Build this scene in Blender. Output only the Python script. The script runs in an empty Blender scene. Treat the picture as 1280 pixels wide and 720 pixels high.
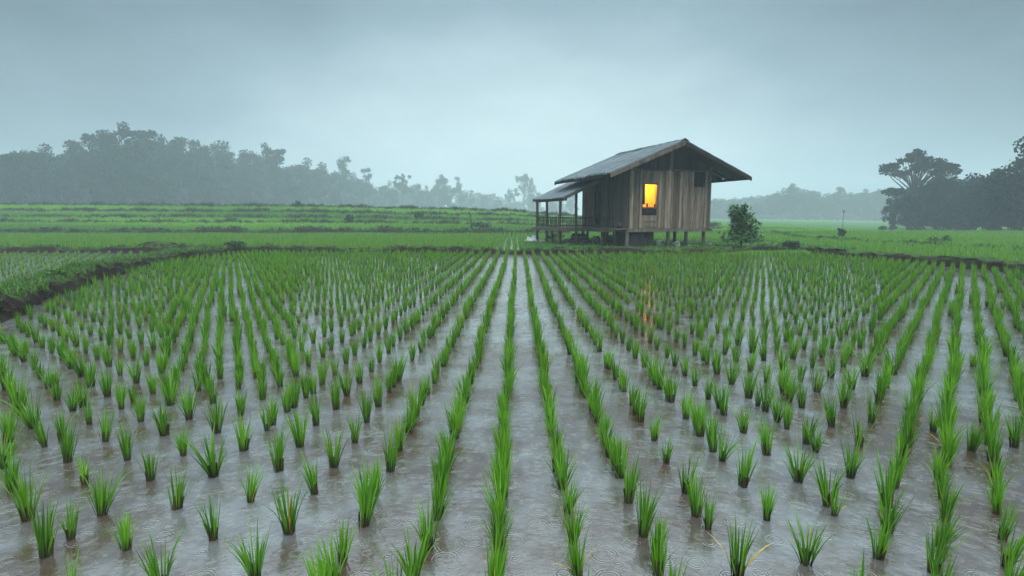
import bpy, bmesh, math, random
import numpy as np
from mathutils import Vector, Matrix
random.seed(7); rng = np.random.default_rng(7)
R = math.radians
S = bpy.context.scene
C = S.collection
# ---------------------------------------------------------------- camera
CAMH, F, PHI = 1.5, 720.0, math.atan(89/720)
cam = bpy.data.cameras.new('camera'); co = bpy.data.objects.new('camera', cam); C.objects.link(co)
co.location = (0, 0, CAMH); co.rotation_euler = (R(90)-PHI, 0, 0)
cam.sensor_width = 36; cam.lens = 36*F/1280; cam.clip_end = 2000; cam.clip_start = .05
S.camera = co
cp, sp_ = math.cos(PHI), math.sin(PHI)
def proj(X, Y, Z):
    h = CAMH-Z; d = Y*cp+h*sp_
    return 640+F*X/d, 360+F*(h*cp-Y*sp_)/d, d
def ground_at(px, py, z=0):
    a = (py-360)/F; h = CAMH-z
    Y = h*(cp-a*sp_)/(a*cp+sp_); d = Y*cp+h*sp_
    return (px-640)/F*d, Y
def at_depth(px, Y):
    return (px-640)/F*Y
# ---------------------------------------------------------------- helpers
def tag(o, label=None, cat=None, group=None, kind=None):
    if label: o['label'] = label
    if cat: o['category'] = cat
    if group: o['group'] = group
    if kind: o['kind'] = kind
    return o
def link(name, me, mat, parent=None):
    o = bpy.data.objects.new(name, me); C.objects.link(o)
    if mat and not me.materials: me.materials.append(mat)
    if parent: o.parent = parent
    return o
def empty(name, loc, rz=0):
    o = bpy.data.objects.new(name, None); C.objects.link(o); o.location = loc; o.rotation_euler = (0, 0, rz)
    o.empty_display_size = .2
    return o
def np_mesh(name, v, q, col=None, smooth=False):
    v = np.asarray(v, dtype=np.float32); q = np.asarray(q, dtype=np.int32)
    me = bpy.data.meshes.new(name)
    me.vertices.add(len(v)); me.vertices.foreach_set('co', v.ravel())
    k = q.shape[1]
    me.loops.add(q.size); me.loops.foreach_set('vertex_index', q.ravel())
    me.polygons.add(len(q)); me.polygons.foreach_set('loop_start', np.arange(0, q.size, k, dtype=np.int32))
    me.polygons.foreach_set('use_smooth', np.full(len(q), smooth))
    me.update(calc_edges=True)
    if col is not None:
        a = me.color_attributes.new('Col', 'FLOAT_COLOR', 'POINT')
        c = np.ones((len(v), 4), dtype=np.float32); c[:, :col.shape[1]] = col
        a.data.foreach_set('color', c.ravel())
    return me
class MB:
    """collects boxes, prisms and tubes with a tint per piece, then links them as one mesh"""
    def __init__(s): s.v = []; s.f = []; s.t = []
    def add(s, vs, fs, t=.5):
        n = len(s.v); s.v += [tuple(p) for p in vs]; s.f += [tuple(n+i for i in f) for f in fs]; s.t += [t]*len(vs)
    def box(s, lo, hi, t=.5, j=0):
        x0, y0, z0 = lo; x1, y1, z1 = hi
        vs = [(x, y, z) for z in (z0, z1) for x, y in ((x0, y0), (x1, y0), (x1, y1), (x0, y1))]
        if j: vs = [tuple(c+random.uniform(-j, j) for c in p) for p in vs]
        s.add(vs, [(0, 3, 2, 1), (4, 5, 6, 7), (0, 1, 5, 4), (1, 2, 6, 5), (2, 3, 7, 6), (3, 0, 4, 7)], t)
    def tube(s, pts, rad, n=8, t=.5, cap=True):
        pts = [Vector(p) for p in pts]
        if not hasattr(rad, '__len__'): rad = [rad]*len(pts)
        base = len(s.v); vs = []
        for i, p in enumerate(pts):
            d = (pts[min(i+1, len(pts)-1)]-pts[max(i-1, 0)]).normalized()
            up = Vector((0, 0, 1)) if abs(d.z) < .9 else Vector((1, 0, 0))
            a = d.cross(up).normalized(); b = d.cross(a)
            for k in range(n):
                w = 2*math.pi*k/n; vs.append(p+(a*math.cos(w)+b*math.sin(w))*rad[i])
        fs = [(i*n+k, i*n+(k+1) % n, (i+1)*n+(k+1) % n, (i+1)*n+k) for i in range(len(pts)-1) for k in range(n)]
        if cap: fs += [tuple(range(n)), tuple((len(pts)-1)*n+k for k in reversed(range(n)))]
        s.add(vs, fs, t)
    def build(s, name, mat, parent=None, bevel=0, smooth=False):
        me = bpy.data.meshes.new(name); me.from_pydata(s.v, [], s.f)
        a = me.color_attributes.new('Col', 'FLOAT_COLOR', 'POINT')
        a.data.foreach_set('color', np.array([[t, t, t, 1] for t in s.t], dtype=np.float32).ravel())
        bm = bmesh.new(); bm.from_mesh(me); bmesh.ops.recalc_face_normals(bm, faces=bm.faces)
        if bevel: bmesh.ops.bevel(bm, geom=bm.edges[:], offset=bevel, segments=1, affect='EDGES')
        bm.to_mesh(me); bm.free()
        if smooth: me.polygons.foreach_set('use_smooth', [True]*len(me.polygons))
        return link(name, me, mat, parent)
# ---------------------------------------------------------------- materials
def new_mat(name):
    m = bpy.data.materials.new(name); m.use_nodes = True
    nt = m.node_tree; nt.nodes.clear()
    return m, nt, lambda t, **k: mk(nt, t, **k)
def mk(nt, t, **k):
    n = nt.nodes.new(t)
    for a, b in k.items(): setattr(n, a, b)
    return n
def L(nt, a, b): nt.links.new(a, b)
def ramp(nt, fac, stops):
    r = nt.nodes.new('ShaderNodeValToRGB'); e = r.color_ramp.elements
    while len(e) < len(stops): e.new(.5)
    for i, (p, c) in enumerate(stops): e[i].position = p; e[i].color = (*c, 1)
    L(nt, fac, r.inputs[0]); return r.outputs[0]
def mixc(nt, f, a, b, mode='MIX'):
    m = nt.nodes.new('ShaderNodeMix'); m.data_type = 'RGBA'; m.blend_type = mode
    for s_, v in ((m.inputs[0], f), (m.inputs[6], a), (m.inputs[7], b)):
        if hasattr(v, 'is_linked'): L(nt, v, s_)
        elif hasattr(v, '__len__'): s_.default_value = (*v, 1)
        else: s_.default_value = v
    return m.outputs[2]
def mth(nt, op, a, b=None, clamp=False):
    m = nt.nodes.new('ShaderNodeMath'); m.operation = op; m.use_clamp = clamp
    for s_, v in zip(m.inputs, (a, b)):
        if v is None: continue
        if hasattr(v, 'is_linked'): L(nt, v, s_)
        else: s_.default_value = v
    return m.outputs[0]
def noise(nt, scale, vec=None, detail=4, rough=.6, out='Fac'):
    n = nt.nodes.new('ShaderNodeTexNoise'); n.inputs['Scale'].default_value = scale
    n.inputs['Detail'].default_value = detail; n.inputs['Roughness'].default_value = rough
    if vec: L(nt, vec, n.inputs['Vector'])
    return n.outputs[out]
def mapping(nt, vec, scale):
    m = nt.nodes.new('ShaderNodeMapping'); m.inputs['Scale'].default_value = scale; L(nt, vec, m.inputs[0]); return m.outputs[0]
def bump(nt, h, strength, dist):
    b = nt.nodes.new('ShaderNodeBump'); b.inputs['Strength'].default_value = strength; b.inputs['Distance'].default_value = dist
    L(nt, h, b.inputs['Height']); return b.outputs[0]

def leaf_mat(name, dark, light, base=None, yellow=None, trans=.35, rough=.45, gloss=.3, hpos=.25):
    m, nt, N = new_mat(name)
    at = N('ShaderNodeVertexColor'); at.layer_name = 'Col'
    sp = N('ShaderNodeSeparateColor'); L(nt, at.outputs[0], sp.inputs[0])
    col = mixc(nt, sp.outputs[0], dark, light)
    oi = N('ShaderNodeObjectInfo')
    hs = N('ShaderNodeHueSaturation'); L(nt, col, hs.inputs['Color'])
    L(nt, mth(nt, 'ADD', mth(nt, 'MULTIPLY', oi.outputs['Random'], .25), .87), hs.inputs['Value']); col = hs.outputs[0]
    if yellow: col = mixc(nt, sp.outputs[2], col, yellow)
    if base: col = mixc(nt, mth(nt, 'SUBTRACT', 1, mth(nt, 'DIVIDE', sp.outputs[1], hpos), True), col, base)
    d = N('ShaderNodeBsdfPrincipled'); L(nt, col, d.inputs['Base Color']); d.inputs['Roughness'].default_value = rough
    d.inputs['Specular IOR Level'].default_value = gloss
    t = N('ShaderNodeBsdfTranslucent'); L(nt, col, t.inputs[0])
    mx = N('ShaderNodeMixShader'); mx.inputs[0].default_value = trans
    L(nt, d.outputs[0], mx.inputs[1]); L(nt, t.outputs[0], mx.inputs[2])
    o = N('ShaderNodeOutputMaterial'); L(nt, mx.outputs[0], o.inputs[0])
    return m
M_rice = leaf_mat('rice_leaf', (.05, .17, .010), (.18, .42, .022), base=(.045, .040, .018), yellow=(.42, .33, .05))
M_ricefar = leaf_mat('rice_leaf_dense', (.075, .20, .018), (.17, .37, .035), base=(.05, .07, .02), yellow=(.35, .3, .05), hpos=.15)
M_weed = leaf_mat('weed_leaf', (.03, .085, .010), (.10, .24, .025), trans=.25)
M_darkweed = leaf_mat('dark_weed_leaf', (.010, .032, .008), (.03, .075, .015), trans=.15)
M_tree = leaf_mat('tree_leaf', (.007, .022, .014), (.012, .034, .018), trans=.25, rough=.9, gloss=.03)
M_bush = leaf_mat('bush_leaf', (.02, .09, .015), (.16, .38, .07), trans=.2, rough=.35, gloss=.5)
def simple(name, c1, c2, scale=6, stretch=(1, 1, 1), rough=.7, bmp=.4, dist=.01, tint=True, spec=.15, coat=0):
    m, nt, N = new_mat(name)
    tc = N('ShaderNodeTexCoord'); v = mapping(nt, tc.outputs['Object'], stretch)
    n = noise(nt, scale, v, 6, .65); n2 = noise(nt, scale*.23, v, 3, .5)
    f = mth(nt, 'ADD', mth(nt, 'MULTIPLY', n, .6), mth(nt, 'MULTIPLY', n2, .4))
    col = ramp(nt, f, [(.32, c1), (.68, c2)])
    if tint:
        at = N('ShaderNodeVertexColor'); at.layer_name = 'Col'
        hs = N('ShaderNodeHueSaturation'); L(nt, col, hs.inputs['Color'])
        sp = N('ShaderNodeSeparateColor'); L(nt, at.outputs[0], sp.inputs[0])
        L(nt, mth(nt, 'MULTIPLY', sp.outputs[0], 2), hs.inputs['Value']); col = hs.outputs[0]
    b = N('ShaderNodeBsdfPrincipled'); L(nt, col, b.inputs['Base Color']); b.inputs['Roughness'].default_value = rough
    b.inputs['Specular IOR Level'].default_value = spec; b.inputs['Coat Weight'].default_value = coat; b.inputs['Coat Roughness'].default_value = .25
    L(nt, bump(nt, n, bmp, dist), b.inputs['Normal'])
    o = N('ShaderNodeOutputMaterial'); L(nt, b.outputs[0], o.inputs[0])
    return m
M_wood = simple('weathered_wood', (.040, .029, .021), (.36, .28, .215), 14, (1.6, 1.6, .12), .75, .5, .01)
M_beam = simple('wet_beam_wood', (.05, .042, .036), (.17, .145, .12), 10, (1, 1, .5), .7, .5, .01)
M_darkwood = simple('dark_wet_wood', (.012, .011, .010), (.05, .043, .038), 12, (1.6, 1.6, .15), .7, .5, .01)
M_roof = simple('wet_grey_roofing', (.022, .034, .038), (.11, .15, .165), 5, (1, .35, .35), .5, .6, .012, spec=.35)
M_inner = simple('interior_boards', (.35, .25, .15), (.6, .45, .3), 8, (1, 1, .2), .8, .2, .01)
M_bark = simple('tree_bark', (.02, .017, .014), (.06, .05, .04), 8, (1, 1, .3), .9, .5, .02, tint=False)
M_white = simple('dirty_white_plastic', (.35, .38, .38), (.75, .78, .78), 9, (1, 1, 1), .4, .2, .005, tint=False)
M_stone = simple('wet_stone', (.08, .08, .075), (.26, .25, .24), 5, (1, 1, 1), .5, .6, .02, tint=False)
M_metal = simple('dull_dark_clay', (.02, .02, .02), (.06, .055, .05), 5, (1, 1, 1), .4, .2, .01, tint=False)
M_stem = simple('muddy_rice_stem', (.020, .014, .010), (.09, .07, .03), 30, (1, 1, .3), .5, .2, .003, tint=False)
M_straw = simple('dry_yellow_leaf', (.30, .20, .03), (.55, .42, .08), 20, (1, 1, .3), .6, .2, .003, tint=False)
# soil / grass by slope
def soil_mat(name, soil1, soil2, g1, g2, gthr=(.45, .75), gscale=3.0):
    m, nt, N = new_mat(name)
    tc = N('ShaderNodeTexCoord'); v = tc.outputs['Object']
    n = noise(nt, 9, v, 8, .7); n2 = noise(nt, gscale, v, 5, .6); n3 = noise(nt, 40, v, 4, .6)
    soil = ramp(nt, n, [(.3, soil1), (.7, soil2)])
    gr = ramp(nt, n3, [(.3, g1), (.7, g2)])
    ge = N('ShaderNodeNewGeometry'); sp = N('ShaderNodeSeparateXYZ'); L(nt, ge.outputs['True Normal'], sp.inputs[0])
    f = mth(nt, 'ADD', sp.outputs[2], mth(nt, 'MULTIPLY', mth(nt, 'SUBTRACT', n2, .5), 1.2))
    fr = N('ShaderNodeMapRange'); L(nt, f, fr.inputs[0]); fr.inputs[1].default_value = gthr[0]; fr.inputs[2].default_value = gthr[1]
    col = mixc(nt, fr.outputs[0], soil, gr)
    b = N('ShaderNodeBsdfPrincipled'); L(nt, col, b.inputs['Base Color']); b.inputs['Roughness'].default_value = .85; b.inputs['Specular IOR Level'].default_value = .12
    L(nt, bump(nt, n, .8, .04), b.inputs['Normal'])
    o = N('ShaderNodeOutputMaterial'); L(nt, b.outputs[0], o.inputs[0])
    return m
M_bund = soil_mat('bund_soil', (.006, .004, .003), (.045, .030, .021), (.015, .045, .008), (.045, .10, .018), (.60, 1.0))
M_farbund = soil_mat('far_bund_soil', (.010, .010, .006), (.04, .035, .02), (.012, .04, .008), (.03, .08, .014), (.4, .8))
M_ground = soil_mat('field_ground', (.03, .07, .015), (.05, .12, .02), (.03, .09, .012), (.05, .15, .02), (-.2, .6), .4)
# water
def water_mat():
    m, nt, N = new_mat('muddy_water')
    tc = N('ShaderNodeTexCoord'); v = tc.outputs['Object']
    # mud beneath, seen through the turbid water: brown and grey patches
    n = noise(nt, .9, v, 5, .55); n2 = noise(nt, 4.5, v, 5, .6)
    f = mth(nt, 'ADD', mth(nt, 'MULTIPLY', n, .65), mth(nt, 'MULTIPLY', n2, .35))
    col = ramp(nt, f, [(.43, (.060, .040, .029)), (.60, (.135, .140, .140))])
    # raindrop rings: two scales of cells, each with a ring round its centre
    def rings(scale, freq, fall, seedv):
        mp = N('ShaderNodeMapping'); mp.inputs['Location'].default_value = seedv; L(nt, v, mp.inputs[0])
        vo = N('ShaderNodeTexVoronoi'); vo.inputs['Scale'].default_value = scale; L(nt, mp.outputs[0], vo.inputs['Vector'])
        vo.voronoi_dimensions = '2D'
        d = vo.outputs['Distance']; ph = N('ShaderNodeSeparateColor'); L(nt, vo.outputs['Color'], ph.inputs[0])
        r0 = mth(nt, 'MULTIPLY', ph.outputs[0], .42)
        x = mth(nt, 'SUBTRACT', d, r0)
        env = mth(nt, 'SUBTRACT', 1, mth(nt, 'MULTIPLY', mth(nt, 'ABSOLUTE', x), fall), True)
        return mth(nt, 'MULTIPLY', mth(nt, 'MULTIPLY', mth(nt, 'SINE', mth(nt, 'MULTIPLY', x, freq)), env), ph.outputs[1])
    r = mth(nt, 'ADD', rings(7, 60, 7, (0, 0, 0)), mth(nt, 'MULTIPLY', rings(15, 50, 6, (3.3, 1.7, 0)), .6))
    w = noise(nt, 26, v, 3, .6); w2 = noise(nt, 5, v, 3, .5)
    h = mth(nt, 'ADD', mth(nt, 'MULTIPLY', r, .0012), mth(nt, 'ADD', mth(nt, 'MULTIPLY', w, .0018), mth(nt, 'MULTIPLY', w2, .004)))
    b = N('ShaderNodeBsdfPrincipled'); L(nt, col, b.inputs['Base Color'])
    b.inputs['Roughness'].default_value = .095; b.inputs['IOR'].default_value = 2.15; b.inputs['Specular IOR Level'].default_value = .5
    L(nt, bump(nt, h, 1, 1.0), b.inputs['Normal'])
    o = N('ShaderNodeOutputMaterial'); L(nt, b.outputs[0], o.inputs[0])
    return m
M_water = water_mat()
# ---------------------------------------------------------------- world, sun, haze
W = bpy.data.worlds.new('World'); S.world = W; W.use_nodes = True
nt = W.node_tree; nt.nodes.clear()
sky = mk(nt, 'ShaderNodeTexSky', sky_type='NISHITA'); sky.sun_disc = False
SUN_EL, SUN_AZ = R(58), R(150)
sky.sun_elevation = SUN_EL; sky.sun_rotation = SUN_AZ; sky.air_density = 1.5; sky.dust_density = 5
tc = mk(nt, 'ShaderNodeTexCoord'); sx = mk(nt, 'ShaderNodeSeparateXYZ'); L(nt, tc.outputs['Generated'], sx.inputs[0])
# overcast deck: a bright thin patch low ahead, a darker band of rain cloud above it and to the sides, bright again near the zenith
az = mth(nt, 'ARCTAN2', sx.outputs[0], sx.outputs[1]); el = mth(nt, 'ARCSINE', sx.outputs[2])
cn = noise(nt, 2.2, mapping(nt, tc.outputs['Generated'], (1, 1, 2.5)), 5, .55)
azo = mth(nt, 'ABSOLUTE', mth(nt, 'SUBTRACT', az, .03))
g1 = mth(nt, 'MULTIPLY', mth(nt, 'POWER', mth(nt, 'DIVIDE', azo, .60), 2), -1)
g2 = mth(nt, 'MULTIPLY', mth(nt, 'POWER', mth(nt, 'DIVIDE', mth(nt, 'MAXIMUM', mth(nt, 'SUBTRACT', el, .05), 0), .30), 2), -1)
fb = mth(nt, 'EXPONENT', mth(nt, 'ADD', g1, g2))
fb = mth(nt, 'ADD', fb, mth(nt, 'MULTIPLY', mth(nt, 'SUBTRACT', cn, .5), .65), True)
low = ramp(nt, fb, [(0, (.10, .16, .205)), (.45, (.285, .41, .495)), (1, (.72, .90, .955))])
zn = mk(nt, 'ShaderNodeMapRange'); L(nt, el, zn.inputs[0]); zn.inputs[1].default_value = R(20); zn.inputs[2].default_value = R(48)
zn.interpolation_type = 'SMOOTHSTEP'
deck = mixc(nt, zn.outputs[0], low, (2.25, 2.70, 2.95))
bg1 = mk(nt, 'ShaderNodeBackground'); L(nt, sky.outputs[0], bg1.inputs[0]); bg1.inputs[1].default_value = .05
bg2 = mk(nt, 'ShaderNodeBackground'); L(nt, deck, bg2.inputs[0]); bg2.inputs[1].default_value = 1
mxw = mk(nt, 'ShaderNodeMixShader'); mxw.inputs[0].default_value = .94
L(nt, bg1.outputs[0], mxw.inputs[1]); L(nt, bg2.outputs[0], mxw.inputs[2])
wo = mk(nt, 'ShaderNodeOutputWorld'); L(nt, mxw.outputs[0], wo.inputs[0])
sl = bpy.data.lights.new('sun', 'SUN'); sl.energy = 1.4; sl.angle = R(25); sl.color = (1, .985, .96)
so = bpy.data.objects.new('sun', sl); C.objects.link(so); so.rotation_euler = (R(90)-SUN_EL, 0, math.pi-SUN_AZ)
S.view_settings.view_transform = 'Standard'; S.view_settings.look = 'None'; S.view_settings.exposure = 0; S.view_settings.gamma = 1
S.view_settings.exposure = .12; S.cycles.max_bounces = 8; S.cycles.volume_bounces = 1; S.cycles.use_denoising = True
hb = MB(); hb.box((-480, -50, -3), (480, 640, 42)); 
m, hn, N = new_mat('rain_haze')
pv = N('ShaderNodeVolumePrincipled'); pv.inputs['Color'].default_value = (.79, .92, .97, 1); pv.inputs['Density'].default_value = .0019; pv.inputs['Anisotropy'].default_value = 0
L(hn, pv.outputs[0], N('ShaderNodeOutputMaterial').inputs['Volume'])
tag(hb.build('haze', m), kind='stuff', label='pale grey rain haze over the fields', cat='haze')
# ---------------------------------------------------------------- terrain
def s_of(t): return np.interp(t, [-.9, -.33, 0, .2, .4], [1, .92, .70, .25, 0])
GY = [0, 46.5, 47.5, 48, 58, 65, 72, 80, 130, 330, 700]; GZ = [0, 0, .05, .2, .80, 1.35, 2.1, 3.0, 4.0, 4.6, 5]
def ter(X, Y):
    X = np.asarray(X, float); Y = np.asarray(Y, float)
    g = np.interp(Y, GY, GZ)*s_of(X/np.maximum(Y, 1))
    z = np.where(Y < 47.5, -.12, .03+g)
    st = lambda v, a, b: (lambda q: q*q*(3-2*q))(np.clip((v-a)/(b-a), 0, 1))
    z = z-1.0*st(X/np.maximum(Y, 1), .42, .75)*st(Y, 50, 70)
    # house mound
    d = np.maximum(np.abs(X-7.6)/7.2, np.abs(Y-28.6)/5.3)
    m = np.clip((1.08-d)/.16, 0, 1); m = m*m*(3-2*m)
    return np.where(Y < 47.5, z+m*(.27+.03*np.sin(X*2.1)*np.sin(Y*1.7)), z)
xs = np.concatenate([np.linspace(-620, -40, 44), np.linspace(-38, -2, 30), np.linspace(-1, 17, 50), np.linspace(18, 60, 36), np.linspace(62, 620, 50)])
ys = np.concatenate([np.linspace(-60, 0, 10), np.linspace(3, 21, 8), np.linspace(22, 36, 40), np.linspace(37, 46, 7), np.linspace(47, 90, 90), np.linspace(94, 200, 30), np.linspace(210, 700, 30)])
def sheet(name, xs, ys, zf, mat):
    XX, YY = np.meshgrid(xs, ys); v = np.stack([XX, YY, zf(XX, YY)], -1).reshape(-1, 3)
    nx, ny = len(xs), len(ys); i = np.arange(nx*ny).reshape(ny, nx)
    q = np.stack([i[:-1, :-1], i[:-1, 1:], i[1:, 1:], i[1:, :-1]], -1).reshape(-1, 4)
    return link(name, np_mesh(name, v, q, smooth=True), mat)
tag(sheet('ground', xs, ys, ter, M_ground), kind='structure')
tag(sheet('water', np.linspace(-75, 75, 4), np.array([-12, 10, 30, 47.3]), lambda x, y: x*0, M_water), kind='structure')
# ---------------------------------------------------------------- blades
def blade_geo(base, az, lean, bend, ln, wd, tint, yel, seg):
    n = len(base); s = np.linspace(0, 1, seg+1)
    th = lean[:, None]+bend[:, None]*s[None]**1.6
    dh = np.sin(th); dv = np.cos(th); st = ln[:, None]/seg
    h = np.concatenate([np.zeros((n, 1)), np.cumsum((dh[:, :-1]+dh[:, 1:])/2*st, 1)], 1)
    v = np.concatenate([np.zeros((n, 1)), np.cumsum((dv[:, :-1]+dv[:, 1:])/2*st, 1)], 1)
    ca, sa = np.cos(az)[:, None], np.sin(az)[:, None]
    P = np.stack([base[:, :1]+h*ca, base[:, 1:2]+h*sa, base[:, 2:3]+v], -1)
    tw = az+rng.uniform(-.9, .9, n)
    side = np.stack([-np.sin(tw), np.cos(tw), np.zeros(n)], -1)[:, None]
    w = wd[:, None]*np.array([(.55+.45*min(1, q*2.5))*(1-q**2.2)+.04 for q in s])[None]
    A = P-side*w[..., None]/2; B = P+side*w[..., None]/2
    V = np.stack([A, B], 2).reshape(-1, 3)
    b0 = (np.arange(n)*(seg+1)*2)[:, None]+(np.arange(seg)*2)[None]
    Q = np.stack([b0, b0+1, b0+3, b0+2], -1).reshape(-1, 4)
    hh = np.repeat(v[..., None], 2, 2).reshape(-1, 1)
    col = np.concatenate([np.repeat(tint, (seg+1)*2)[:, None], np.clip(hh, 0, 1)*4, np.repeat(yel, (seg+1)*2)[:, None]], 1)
    return V, Q, col
def tufts(pos, hts, nb, width, seg, lean=(.03, .30), bend=(.0, .55), rad=.022, yel=.03, tint=None):
    """pos (N,3); nb blades each"""
    n = len(pos); N_ = n*nb
    base = np.repeat(pos, nb, 0); H = np.repeat(hts, nb)
    az = rng.uniform(0, 2*np.pi, N_); rr = rad*np.sqrt(rng.uniform(0, 1, N_))
    base = base+np.stack([np.cos(az)*rr, np.sin(az)*rr, np.zeros(N_)], -1)
    ln = H*rng.uniform(.55, 1.08, N_)
    tc_ = np.clip((rng.uniform(0, 1, N_)+np.repeat(rng.uniform(-.25, .25, n), nb)) if tint is None else np.repeat(tint, nb)+rng.uniform(-.2, .2, N_), 0, 1)
    yl = np.where(rng.uniform(0, 1, N_) < yel, rng.uniform(.3, .9, N_), 0)
    return blade_geo(base, az, rng.uniform(*lean, N_), rng.uniform(*bend, N_)*rng.uniform(.3, 1, N_), ln, width*rng.uniform(.7, 1.2, N_), tc_, yl, seg)
def join(parts):
    V, Q, Cc = [], [], []; o = 0
    for v, q, c in parts: V.append(v); Q.append(q+o); Cc.append(c); o += len(v)
    return np.concatenate(V), np.concatenate(Q), np.concatenate(Cc)
def stuff(name, parts, mat, label, cat):
    v, q, c = join(parts) if isinstance(parts, list) else parts
    return tag(link(name, np_mesh(name, v, q, c), mat), label, cat, kind='stuff')
# ---------------------------------------------------------------- bunds
LB = [(-3.2, -6), (-3.9, 0), (-6.3, 6), (-7.4, 8.4), (-8.4, 10.4), (-10.0, 14.2), (-11.2, 18.2), (-11.1, 22), (-10.6, 24.3)]   # toe of left bund
RB = [(17.5, -4), (15.8, 6), (13.6, 15), (12.6, 20), (12.0, 24.4)]
FB = [(-10.6, 24.2), (-6, 23.9), (0, 23.2), (5, 22.8), (12.0, 23.9)]
def interp_x(line, y): return np.interp(y, [p[1] for p in line], [p[0] for p in line])
def interp_y(line, x): return np.interp(x, [p[0] for p in line], [p[1] for p in line])
def noise1(x, f, ph): return math.sin(x*f+ph)*.5+math.sin(x*f*2.3+ph*1.7)*.3+math.sin(x*f*5.1+ph*.6)*.2
def bund(name, line, width, height, zb, mat, side=1, res=.18, rough=1.0, topvar=.25):
    """side: +1 body lies to the left of the walking direction from its toe"""
    pts = []; 
    for (a, b) in zip(line[:-1], line[1:]):
        n = max(1, int(math.dist(a[:2], b[:2])/res))
        pts += [(a[0]+(b[0]-a[0])*i/n, a[1]+(b[1]-a[1])*i/n) for i in range(n)]
    pts.append(line[-1][:2])
    prof = [(0, -.1), (.02, .0), (.05, .30), (.09, .60), (.16, .86), (.28, .97), (.5, 1.0), (.72, .96), (.86, .75), (.94, .4), (1, 0), (1.02, -.15)]
    V = []; tops = []
    dist = 0
    for i, p in enumerate(pts):
        a = pts[max(0, i-3)]; b = pts[min(len(pts)-1, i+3)]
        dx, dy = b[0]-a[0], b[1]-a[1]; l = math.hypot(dx, dy) or 1; nx, ny = -dy/l*side, dx/l*side
        dist = i*res
        hh = height*(1+topvar*noise1(dist, .9, 1.3)); ww = width*(1+.2*noise1(dist, .6, 4)); off = .10*width*noise1(dist, 1.9, .4)
        z0 = zb if not callable(zb) else float(zb(p[0], p[1]))
        for k, (u, v) in enumerate(prof):
            j = rough*.14*height if 1 < k < 10 else 0
            uu = u*ww+off+random.uniform(-j, j); zz = z0+max(v, -.5)*hh+random.uniform(-j, j)*.7
            V.append((p[0]+nx*uu, p[1]+ny*uu, zz))
        tops.append((p[0]+nx*ww*.5, p[1]+ny*ww*.5, z0+hh, nx, ny, ww))
    n = len(prof); i = np.arange(len(pts)*n).reshape(-1, n)
    q = np.stack([i[:-1, :-1], i[:-1, 1:], i[1:, 1:], i[1:, :-1]], -1).reshape(-1, 4)
    if side > 0: q = q[:, ::-1]
    o = link(name, np_mesh(name, V, q, smooth=True), mat)
    tag(o, kind='structure')
    return tops
def scatter_on(tops, dens, hmin, hmax, lo=.0, hi=.5, z=-.02):
    out = []; h = []
    for (x, y, zt, nx, ny, w) in tops:
        for _ in range(np.random.default_rng(int(abs(x*971+y*37))).poisson(dens)):
            u = random.uniform(lo, hi); out.append((x+nx*w*u+random.uniform(-.12, .12), y+ny*w*u+random.uniform(-.12, .12), zt+z-(.05 if abs(u) > .35 else 0))); h.append(random.uniform(hmin, hmax))
    return np.array(out), np.array(h)
tl = bund('left_bund', LB, .85, .30, 0, M_bund, side=1, res=.1, rough=2.2)
tr = bund('right_bund', RB, .6, .27, 0, M_bund, side=-1, rough=2)
tf = bund('far_bund', FB, .5, .23, 0, M_bund, side=1, res=.15, topvar=.5)
tfl = bund('paddy_bund', [(-50, 23.5), (-30, 24.6), (-17, 24.3), (-10.6, 24.8)], .6, .22, 0, M_bund, side=1, topvar=.5)
trr = bund('outer_bund', [(25, 57), (19.6, 38.8), (21, 30), (22.4, 25.2), (26, 12)], .5, .14, 0, M_farbund, side=-1, res=.4, topvar=.5)
FARL = []
for k, (yy, hgt) in enumerate(((47.6, .30), (58, .28), (65, .28), (72, .32), (80, .35))):
    lx = -1.25*yy; rx = yy*(.10 if k == 0 else .36)
    line = [(lx+(rx-lx)*i/24, yy+.8*noise1(i, .5, k)) for i in range(25)]
    FARL.append(bund('terrace_bund', line, .7, hgt, (lambda x, y: float(ter(x, max(y, 47.6)))-.02), M_farbund, side=1, res=.22, topvar=.6))
# weeds and grass on bunds (what nobody could count)
p1, h1 = scatter_on(tl, 6.0, .07, .22, -.40, .5)
p2, h2 = scatter_on(tl, .7, .12, .22, -.45, .4)
stuff('bund_grass', [tufts(p1, h1, 9, .011, 2, (.1, .8), (.2, 1.0), .04), tufts(p2, h2, 12, .012, 3, (.1, .7), (.2, 1.0), .05)], M_weed,
      'short green grass and weeds on top of the left earth bund', 'grass')
p1, h1 = scatter_on(tr, 3.5, .06, .13, .05, .5)
stuff('bund_grass', tufts(p1, h1, 8, .012, 2, (.1, .8), (.2, 1.0), .04), M_weed, 'short grass along the right earth bund', 'grass')
p1, h1 = scatter_on(tf, 3.2, .05, .16, -.35, .5); p2, h2 = scatter_on(tfl, 3.0, .06, .2, -.4, .5)
stuff('bund_grass', tufts(np.concatenate([p1, p2]), np.concatenate([h1, h2]), 8, .018, 2, (.1, .7), (.2, .9), .05), M_darkweed, 'dark grass on the bund at the far end of the near field', 'grass')
pp = [scatter_on(t, 2.6, .12, .42, -.5, .4) for k, t in enumerate(FARL)]+[scatter_on(trr, 3.5, .1, .28, -.4, .5)]
stuff('terrace_weeds', tufts(np.concatenate([p for p, _ in pp]), np.concatenate([h for _, h in pp]), 8, .05, 2, (.1, .8), (.1, .8), .12), M_darkweed, 'dark weeds lining the far terrace bunds', 'weeds')
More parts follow.
